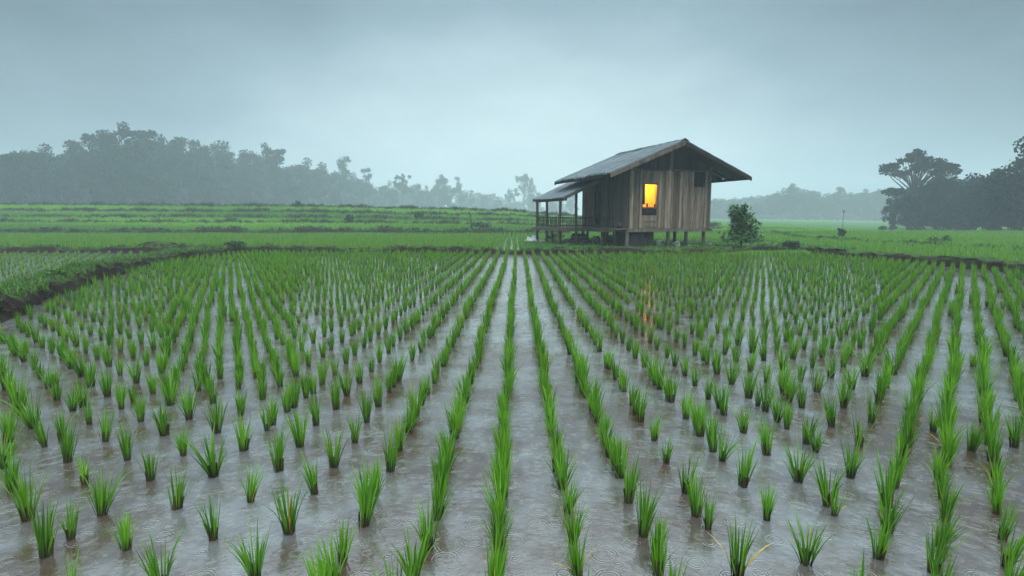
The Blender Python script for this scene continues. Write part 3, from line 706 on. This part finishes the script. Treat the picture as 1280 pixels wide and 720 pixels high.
def slab_with_holes(mb, x0, x1, z0, z1f, face, openings, t=.12):
    xs_ = sorted({x0, x1, *(o[0] for o in openings), *(o[1] for o in openings), mid})
    for a, b in zip(xs_[:-1], xs_[1:]):
        z = z0; sp = []
        for o in openings:
            if o[0]-1e-6 <= a and b <= o[1]+1e-6: sp.append((z, o[2], o[2])); z = o[3]
        sp.append((z, z1f(a), z1f(b)))
        for q0, qa, qb in sp:
            pts = [face(a, q0, .002), face(b, q0, .002), face(b, q0, .03), face(a, q0, .03), face(a, qa, .002), face(b, qb, .002), face(b, qb, .03), face(a, qa, .03)]
            mb.add(pts, [(0, 3, 2, 1), (4, 5, 6, 7), (0, 1, 5, 4), (1, 2, 6, 5), (2, 3, 7, 6), (3, 0, 4, 7)], t)
TZ = 3.42   # where the gable boards start
def ftint(x):
    for a, b, t in [(0, .12, .62), (.12, .3, .30), (.3, .48, .34), (.48, .66, .55), (.66, 1.36, .42), (1.36, 1.60, .60), (1.60, 1.85, .34), (1.85, 2.05, .72), (2.05, 2.2, .44), (2.2, 2.62, .22), (2.62, 2.95, .70), (2.95, 3.27, .46), (3.27, 3.84-.02, .52), (3.84-.02, 3.92, .6), (3.5, 3.95, .62), (3.95, 4.2, .34)]:
        if a <= x < b: return t*random.uniform(.9, 1.1)
    return .4
front = lambda u, v, d: (u, d, v)
mb = MB(); planks(mb, 0, W_, FL-.02, lambda x: min(TZ, roofz(x)-.05), front, [wl, wd], tints=ftint)
slab_with_holes(mb, .02, W_-.02, FL, lambda x: min(roofz(x)-.06, 99), front, [wl, wd]); mb.build('wall', M_wood, H)
# battens: narrow raised light strips
mb = MB()
for x, w, z1 in [(.02, .09, 3.35), (.50, .10, 3.35), (1.46, .11, 3.38), (1.93, .15, 3.42), (2.72, .17, 3.42), (3.2, .07, 3.4), (3.9, .12, 3.42)]:
    mb.box((x, -.075, FL-.01), (x+w, -.035, min(z1, roofz(x)-.1, roofz(x+w)-.1)), random.uniform(.5, .66), j=.004)
mb.build('batten', M_wood, H)
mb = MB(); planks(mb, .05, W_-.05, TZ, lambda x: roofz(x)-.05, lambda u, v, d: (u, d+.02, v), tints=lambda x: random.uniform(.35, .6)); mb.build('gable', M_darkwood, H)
mb = MB(); mb.box((mid-.12, -.05, TZ), (mid+.02, -.02, RZ-.2), .5); mb.box((-.03, -.07, TZ-.04), (W_+.03, -.025, TZ+.05), .33); mb.build('gable_frame', M_beam, H)
# left side wall with door opening, right and back walls
door = (2.62, 3.32, FL, 2.55)
left = lambda u, v, d: (d, LEN-u, v)
L2 = (LEN-door[1], LEN-door[0], door[2], door[3])
mb = MB(); planks(mb, 0, LEN-.05, FL-.02, WT, left, [L2], tints=lambda u: random.uniform(.42, .62) if u < 1.5 else random.uniform(.12, .27)); mb.build('wall', M_wood, H)  # from the door forward, shade is put into the darker plank tint
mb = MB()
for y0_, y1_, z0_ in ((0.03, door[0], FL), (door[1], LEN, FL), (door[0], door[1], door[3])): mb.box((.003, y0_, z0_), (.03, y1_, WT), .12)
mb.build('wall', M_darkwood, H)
mb = MB(); planks(mb, 0, LEN, FL-.02, WT, lambda u, v, d: (W_-d, u, v)); mb.box((W_-.03, .03, FL), (W_-.002, LEN-.03, WT), .1); mb.build('wall', M_wood, H)
mb = MB(); planks(mb, 0, W_, FL-.02, lambda x: roofz(x)-.05, lambda u, v, d: (u, LEN-d, v)); mb.build('wall', M_wood, H)
mb = MB(); mb.box((.035, .035, FL-.12), (W_-.035, LEN-.035, FL), .3); mb.build('floor', M_darkwood, H)
mb = MB(); mb.box((-.10, -.12, FL-.17), (W_+.08, -.002, FL-.025), .62); mb.box((W_-.1, .01, FL-.17), (W_+.06, LEN, FL-.025), .4); mb.box((-.08, .01, FL-.2), (-.002, LEN, FL-.025), .35); mb.build('floor_beam', M_beam, H)
# windows
wr = MB()
x0_, x1_, z0_, z1_ = wl
for a in (((x0_-.06, -.07, z0_-.06), (x0_, .04, z1_+.06)), ((x1_, -.07, z0_-.06), (x1_+.06, .04, z1_+.06)), ((x0_, -.07, z1_), (x1_, .04, z1_+.06)), ((x0_, -.09, z0_-.06), (x1_, .04, z0_))): wr.box(*a, .38)
wo_ = wr.build('window', M_beam, H)
mb = MB(); mb.box((x0_-.02, -.052, z0_-.36), (x1_+.02, -.036, z0_-.07), .20); mb.build('panel', M_darkwood, wo_)
mb = MB(); mb.box((x0_, -.060, z0_-.62), (x1_, -.036, z0_-.37), .58); mb.box((x0_, -.056, z0_-.86), (x1_, -.036, z0_-.70), .50); mb.build('panel', M_wood, wo_)
wr = MB(); x0_, x1_, z0_, z1_ = wd
for a in (((x0_-.04, -.06, z0_-.05), (x0_, .04, z1_)), ((x1_, -.06, z0_-.05), (x1_+.04, .04, z1_)), ((x0_, -.06, z0_-.05), (x1_, .04, z0_))): wr.box(*a, .35)
wr.build('window', M_beam, H)
wr = MB()
for a in (((-.05, door[0]-.06, FL), (.04, door[0], door[3]+.06)), ((-.05, door[1], FL), (.04, door[1]+.06, door[3]+.06)), ((-.05, door[0], door[3]), (.04, door[1], door[3]+.06))): wr.box(*a, .35)
wr.build('door_frame', M_beam, H)
# lit room behind the window
mb = MB(); mb.box((.06, 1.25, FL+.02), (2.4, 1.29, 3.3), .5); mb.box((2.4, .04, FL+.02), (2.44, 1.29, 3.3), .4); mb.box((.05, .04, 3.3), (2.44, 1.3, 3.34), .4); mb.build('interior_wall', M_inner, H)
m, n2t, N = new_mat('glowing_bulb'); em = N('ShaderNodeEmission'); em.inputs[0].default_value = (1, .62, .16, 1); em.inputs[1].default_value = 14
L(n2t, em.outputs[0], N('ShaderNodeOutputMaterial').inputs[0])
ll = MB(); ll.tube([(1.05, .55, 3.29), (1.05, .55, 3.05)], .008, 5); lo_ = ll.build('lamp_cord', M_darkwood, H)
bm = bmesh.new(); bmesh.ops.create_uvsphere(bm, u_segments=12, v_segments=8, radius=.06); me = bpy.data.meshes.new('bulb'); bm.to_mesh(me); bm.free()
b_ = link('bulb', me, m, lo_); b_.location = (1.05, .55, 3.02)
pl = bpy.data.lights.new('lamp_light', 'POINT'); pl.energy = 420; pl.color = (1, .43, .03); pl.shadow_soft_size = .08
po = bpy.data.objects.new('lamp_light', pl); C.objects.link(po); po.parent = H; po.location = (1.05, .60, 2.90)
# curtain half drawn in the lit window, a little way in
V = []; nx_, nz_ = 24, 6
for i in range(nx_+1):
    for j in range(nz_+1):
        u = i/nx_; V.append((.68+u*.20, .12+.02*math.sin(u*22)+.005*j, 1.9+j/nz_*.95))
q = [[i*(nz_+1)+j, (i+1)*(nz_+1)+j, (i+1)*(nz_+1)+j+1, i*(nz_+1)+j+1] for i in range(nx_) for j in range(nz_)]
me = np_mesh('curtain', V, q, smooth=True); me.materials.append(M_inner)
cu = link('curtain', me, None, wo_); md = cu.modifiers.new('thick', 'SOLIDIFY'); md.thickness = .006
# stilts
def post(x, y, z1, r=.085, t=.5, mat=M_beam, name='stilt', lean=0):
    mb = MB(); zb = float(ter(HX+x*math.cos(TH)-y*math.sin(TH), HY+x*math.sin(TH)+y*math.cos(TH)))-GZ0-.15
    j = [random.uniform(-.015, .015) for _ in range(6)]
    mb.tube([(x+lean, y, zb), (x+j[0]+lean*.6, y+j[1], zb+(z1-zb)*.4), (x+j[2], y+j[3], zb+(z1-zb)*.75), (x, y, z1)], [r*1.08, r, r*.97, r*.93], 8, t)
    mb.build(name, mat, H)
for x, y, t in [(-.05, .02, .75), (2.08, .06, .45), (3.05, .08, .3), (4.0, .06, .42), (0, 2.4, .25), (1.4, 2.4, .3), (2.7, 2.4, .3), (4.0, 2.4, .35), (0, 4.7, .3), (1.4, 4.7, .3), (2.7, 4.7, .3), (4.0, 4.7, .35), (-.05, 1.2, .3), (-.5, 1.5, .3)]:
    post(x, y, FL-.12, .085 if x != 3.05 else .08, t)
# enclosure beneath the front left corner
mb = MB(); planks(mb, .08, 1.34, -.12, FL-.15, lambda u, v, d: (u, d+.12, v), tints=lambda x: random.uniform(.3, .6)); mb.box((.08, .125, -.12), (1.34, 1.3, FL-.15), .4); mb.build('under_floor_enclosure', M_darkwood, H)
# roof
def roof_side(sgn, y0, y1, name='roof'):
    """corrugated sheets running down the slope; three courses across the length"""
    courses = [(y0, y0+(y1-y0)*.36, .035), (y0+(y1-y0)*.355, y0+(y1-y0)*.52, .02), (y0+(y1-y0)*.515, y1, .0)]
    V = []; Q = []; T = []
    for ci, (a, b, lift) in enumerate(courses):
        na = int((b-a)/.035); rows = 14; o = len(V)
        for side_ in (0, 1):
            for i in range(na+1):
                y = a+(b-a)*i/na; jag = random.uniform(-.03, .03)
                for r_ in range(rows+1):
                    u = r_/rows; x = mid+sgn*(half*u+ (jag if r_ == rows else 0)); 
                    step = .018*((u*5) % 1)
                    z = RZ-half*u*slope+lift+.034*math.sin(y*2*math.pi/.23)+.02*math.sin(y*1.7+ci)*u+step
                    V.append((x, y, z-(.05 if side_ else 0))); T.append(.5+.2*math.sin(ci*2.3+int(y/.16)*1.7)+.06*math.sin(int(u*5)*2.1+int(y/.16)*3.3))
        m_ = rows+1; n1 = (na+1)*m_
        for i in range(na):
            for r_ in range(rows):
                p = o+i*m_+r_; Q.append((p, p+1, p+m_+1, p+m_)); p += n1; Q.append((p, p+m_, p+m_+1, p+1))
            p = o+i*m_+rows; Q.append((p, p+n1, p+n1+m_, p+m_))
        for i in (0, na):
            for r_ in range(rows):
                p = o+i*m_+r_; Q.append((p, p+n1, p+n1+1, p+1))
    me = np_mesh(name, V, Q, np.repeat(np.array(T)[:, None], 3, 1)); return link(name, me, M_roof, H)
RY0, RY1 = -OVF, 5.15
roof_side(-1, RY0, RY1); roof_side(1, RY0, RY1)
mb = MB(); y = RY0-.02; k = 0
while y < RY1:
    l = random.uniform(.26, .34); z = RZ+.06+random.uniform(-.01, .02)
    for s_ in (-1, 1): mb.add([(mid, y, z+.03), (mid, y+l, z), (mid+s_*.2, y+l, z-.11), (mid+s_*.2, y, z-.08), (mid, y, z+.005), (mid, y+l, z-.025), (mid+s_*.2, y+l, z-.135), (mid+s_*.2, y, z-.105)], [(0, 1, 2, 3), (4, 7, 6, 5), (0, 3, 7, 4), (1, 5, 6, 2), (3, 2, 6, 7), (0, 4, 5, 1)], random.uniform(.38, .55))
    y += l-.03
mb.build('ridge_cap', M_roof, H)
mb = MB()
for s_ in (-1, 1):
    xa = mid+s_*(half-.07); mb.box((xa-.018, RY0+.02, EZ-.15), (xa+.018, RY1-.02, EZ-.01), .4)
mb.build('fascia', M_darkwood, H)
mb = MB()
for s_ in (-1, 1):
    xa, xb = mid+s_*.06, mid+s_*(half-.10)
    mb.add([(xa, RY0+.03, RZ-.20), (xb, RY0+.03, EZ-.15), (xb, -.09, EZ-.15), (xa, -.09, RZ-.20), (xa, RY0+.03, RZ-.18), (xb, RY0+.03, EZ-.13), (xb, -.09, EZ-.13), (xa, -.09, RZ-.18)], [(0, 1, 2, 3), (4, 7, 6, 5), (0, 4, 5, 1), (1, 5, 6, 2), (2, 6, 7, 3), (3, 7, 4, 0)], .4)
mb.build('soffit', M_darkwood, H)
def barge(sgn, y, t, mat):
    mb = MB(); x1 = mid+sgn*(half+.02)
    for k, (h0, h1, dy) in enumerate(((-.03, -.20, 0),)):
        P = [(mid, RZ+h0), (x1, EZ+h0), (x1, EZ+h1), (mid, RZ+h1)]
        mb.add([(p[0], y-.02, p[1]) for p in P]+[(p[0], y+.02, p[1]) for p in P], [(0, 1, 2, 3), (7, 6, 5, 4), (0, 4, 5, 1), (1, 5, 6, 2), (2, 6, 7, 3), (3, 7, 4, 0)], t)
    mb.build('bargeboard', mat, H)
barge(-1, RY0-.03, .30, M_wood); barge(1, RY0-.031, .35, M_darkwood); barge(-1, RY1+.03, .4, M_darkwood); barge(1, RY1+.031, .4, M_darkwood)
mb = MB()   # rafters and purlins under the overhangs
for y in np.arange(RY0+.1, RY1, .62):
    for s_ in (-1, 1):
        xa, xb = mid+s_*.05, mid+s_*(half-.04)
        mb.add([(xa, y, RZ-.06), (xb, y, EZ-.03), (xb, y+.06, EZ-.03), (xa, y+.06, RZ-.06), (xa, y, RZ-.15), (xb, y, EZ-.12), (xb, y+.06, EZ-.12), (xa, y+.06, RZ-.15)], [(0, 1, 2, 3), (4, 7, 6, 5), (0, 4, 5, 1), (1, 5, 6, 2), (2, 6, 7, 3), (3, 7, 4, 0)], .3)
mb.build('rafter', M_darkwood, H)
# porch roof and veranda on the left
PY0, PY1, PX = 2.3, 6.5, -2.15
pz = lambda x: 3.03-(-.25-x)*.50 if x < -.25 else 3.03
V = []; Q = []; T = []
na, rows = 90, 8
for side_ in (0, 1):
    for i in range(na+1):
        y = PY0+(PY1-PY0)*i/na
        for r_ in range(rows+1):
            x = -.1+(PX+.1)*r_/rows+(random.uniform(-.02, .02) if r_ == rows else 0)
            z = 3.22-(-.1-x)*.46+.02*math.sin(y*2*math.pi/.16)-.03*math.sin((y-PY0)*.9)*(r_/rows)
            V.append((x, y, z-(.04 if side_ else 0))); T.append(.5+.1*math.sin(int(y/.16)*2.7))
m_ = rows+1; n1 = (na+1)*m_
for i in range(na):
    for r_ in range(rows): p = i*m_+r_; Q.append((p, p+1, p+m_+1, p+m_)); p += n1; Q.append((p, p+m_, p+m_+1, p+1))
    p = i*m_+rows; Q.append((p, p+n1, p+n1+m_, p+m_))
for i in (0, na):
    for r_ in range(rows): p = i*m_+r_; Q.append((p, p+n1, p+n1+1, p+1))
link('porch_roof', np_mesh('porch_roof', V, Q, np.repeat(np.array(T)[:, None], 3, 1)), M_roof, H)
mb = MB(); zE = 3.22-(-.1-PX)*.46
for y in (PY0-.03, PY1-.02):
    mb.add([(-.1, y, 3.18), (PX, y, zE-.04), (PX, y, zE-.15), (-.1, y, 3.05), (-.1, y+.04, 3.18), (PX, y+.04, zE-.04), (PX, y+.04, zE-.15), (-.1, y+.04, 3.05)], [(0, 1, 2, 3), (7, 6, 5, 4), (0, 4, 5, 1), (1, 5, 6, 2), (2, 6, 7, 3), (3, 7, 4, 0)], .45)
mb.box((-2.04, PY0+.05, zE-.17), (-1.94, PY1-.05, zE-.04), .3); mb.build('porch_beam', M_beam, H)
for x, y, l in [(-1.97, 3.1, -.06), (-1.97, 4.88, 0), (-1.14, 3.1, .03), (-1.97, 6.3, 0)]:
    post(x, y, zE-.06+(.36 if x > -1.5 else 0), .075, .38, name='porch_post', lean=l)
mb = MB()
for i in range(22):
    y = 3.0+i*.16; mb.box((-2.05, y, FL-.06), (-.04, y+.15, FL-.02), random.uniform(.35, .55), j=.004)
for i in range(19): mb.box((-.62, 0.05+i*.155, FL-.06), (-.04, .195+i*.155, FL-.02), random.uniform(.3, .5), j=.004)
mb.build('veranda_deck', M_wood, H)
mb = MB(); mb.box((-2.06, 2.93, FL-.19), (-.04, 2.99, FL-.04), .62); mb.box((-2.11, 2.95, FL-.19), (-2.05, 6.5, FL-.04), .45); mb.box((-.68, .02, FL-.19), (-.62, 2.93, FL-.04), .30); mb.build('veranda_beam', M_beam, H)
def railing(p, q_, zt=.42, n=12):
    mb = MB(); p = Vector(p); q_ = Vector(q_)
    for h_ in (zt, .10): mb.tube([p+Vector((0, 0, h_)), (p+q_)/2+Vector((0, 0, h_+random.uniform(-.01, .01))), q_+Vector((0, 0, h_))], .024, 6, .35)
    for i in range(n+1):
        c = p.lerp(q_, i/n)+Vector((random.uniform(-.012, .012), 0, 0)); mb.tube([c+Vector((0, 0, -.02)), c+Vector((random.uniform(-.02, .02), 0, zt))], .016, 5, random.uniform(.3, .55))
    mb.build('railing', M_darkwood, H)
railing((-1.97, 3.05, FL-.02), (-.62, 3.05, FL-.02), .48, 14); railing((-1.97, 3.2, FL-.02), (-1.97, 6.2, FL-.02), .48, 26); railing((-.60, .05, FL-.02), (-.60, 3.0, FL-.02), .48, 18)
for x, y in [(-.6, .1), (-.6, 2.9), (-2.0, 4.0), (-1.2, 4.9), (-.6, 1.0)]: post(x, y, FL-.05, .06, .3, M_darkwood)
# ---------------------------------------------------------------- small things round the house
ch, sh = math.cos(TH), math.sin(TH)
def hw(x, y, z=0): 
    X, Y = HX+x*ch-y*sh, HY+x*sh+y*ch; return (X, Y, z)
def on(x, y):
    X, Y, _ = hw(x, y); return (X, Y, float(ter(X, Y)))
def lathe(name, prof, mat, loc, parent=None, n=16):
    V = []; Fs = []
    for r_, z in prof:
        for k in range(n): V.append((math.cos(2*math.pi*k/n)*r_, math.sin(2*math.pi*k/n)*r_, z))
    for i in range(len(prof)-1):
        for k in range(n): Fs.append((i*n+k, i*n+(k+1) % n, (i+1)*n+(k+1) % n, (i+1)*n+k))
    Fs.append(tuple(range(n))[::-1])
    me = bpy.data.meshes.new(name); me.from_pydata(V, [], Fs); me.polygons.foreach_set('use_smooth', [True]*len(me.polygons))
    o = link(name, me, mat, parent); o.location = loc; return o
BK = [(.10, 0), (.13, .24), (.14, .25), (.125, .24), (.095, .02), (0.001, .02)]
def bucket(loc, lab, tilt=0):
    b = lathe('bucket', BK, M_white, loc); b.rotation_euler = (tilt, 0, .4)
    mb = MB(); mb.tube([(.13*math.cos(a), 0, .24-.10*math.sin(a)*-1) for a in np.linspace(0, math.pi, 9)], .006, 5); mb.build('handle', M_metal, b)
    tag(b, lab, 'bucket')
bucket(on(1.62, .1), 'white bucket upright against the dark enclosure under the house')
l = on(2.35, -.05); bucket((l[0], l[1], l[2]+.10), 'white bucket lying on its side between two front stilts', R(88))
for i, (x, y, r, lab) in enumerate([(1.95, .35, .16, 'dark stone beside the second front stilt'), (2.62, .1, .17, 'grey stone between the middle and third front stilts'), (2.85, .4, .12, 'small stone behind the third front stilt'), (3.35, .2, .15, 'flat stone right of the third front stilt'), (3.72, .3, .10, 'small pale stone near the last front stilt'), (4.45, .2, .13, 'flat stone between the house and the leafy shrub')]):
    l = on(x, y); tag(lump('stone', (l[0], l[1], l[2]+.02), (r, r*.8, r*.6), M_stone, i+20, sub=2, amp=.15), lab, 'stone', 'stones under the front of the house')
def sheetlump(name, loc, sx, sy, h, seed, lab):
    rs = np.random.default_rng(seed); n = 26; g = np.linspace(-1, 1, n); A, B = np.meshgrid(g, g); e = np.clip(1-(A*A+B*B)*.9, 0, 1)
    z = h*e*(.45+.55*np.abs(np.sin(A*5+rs.uniform(0, 6))*np.sin(B*6+rs.uniform(0, 6))+.4*rs.normal(size=(n, n)))) + .02
    V = np.stack([A*sx+.04*rs.normal(size=(n, n)), B*sy, z], -1).reshape(-1, 3); i = np.arange(n*n).reshape(n, n)
    q = np.stack([i[:-1, :-1], i[:-1, 1:], i[1:, 1:], i[1:, :-1]], -1).reshape(-1, 4)
    o = link(name, np_mesh(name, V, q, smooth=False), M_white); o.location = loc
    md = o.modifiers.new('thick', 'SOLIDIFY'); md.thickness = .008
    tag(o, lab, 'plastic sheet')
X, Y = ground_at(668, 303, .12); sheetlump('plastic_sheet', (X, Y, float(ter(X, Y))), .55, .4, .30, 5, 'crumpled white plastic sheet on the grass left of the veranda')
X, Y = ground_at(711, 303, .12); sheetlump('plastic_sheet', (X, Y, float(ter(X, Y))), .32, .25, .16, 8, 'small white plastic scrap under the veranda')
# firewood pile under the house
fw = empty('firewood_pile', on(-.7, 3.6), TH+.2)
mb = MB(); 
for r_ in range(5):
    for k in range(8-r_):
        x = -.42+k*.12+r_*.06; z = .06+r_*.105; mb.tube([(x, -.35+random.uniform(-.06, .06), z), (x+random.uniform(-.01, .01), .35+random.uniform(-.06, .06), z)], random.uniform(.045, .06), 7, random.uniform(.3, .7))
mb.build('logs', M_beam, fw); tag(fw, 'dark firewood pile stacked beneath the veranda beside the wall', 'firewood')
jar = [(.10, 0), (.17, .06), (.20, .20), (.17, .34), (.10, .40), (.12, .44), (.10, .43), (.001, .40)]
tag(lathe('clay_jar', jar, M_metal, on(-.5, 2.1)), 'dark round clay jar on the grass under the side walkway', 'jar')
l = hw(-.36, .18, GZ0+FL-.02); tag(lathe('water_pot', [(a*.62, b*.62) for a, b in jar], M_metal, l), 'dark round pot on the walkway at the near corner of the house', 'pot')
for x, s_, lab in ((.90, .42, 'small dark jar at the left of the lit window sill'), (1.28, .34, 'small dark jar at the right of the lit window sill')):
    l = hw(x, -.035, GZ0+wl[2]+.001); tag(lathe('jar', [(a*s_*.55, b*s_) for a, b in jar], M_metal, l, n=12), lab, 'jar')
p_ = on(-1.6, 1.3); 
bush('weed_clump', 745, 306, 26, 12, .15, .06, 260, 'green weeds at the foot of the side walkway', 'weeds', mat=M_weed)
bush('weed_clump', 765, 305, 18, 14, .15, .07, 260, 'dark leafy weeds under the side of the house', 'weeds', mat=M_darkweed)
bush('weed_clump', 693, 302, 30, 12, .15, .07, 260, 'low green weeds behind the veranda posts', 'weeds', mat=M_weed)
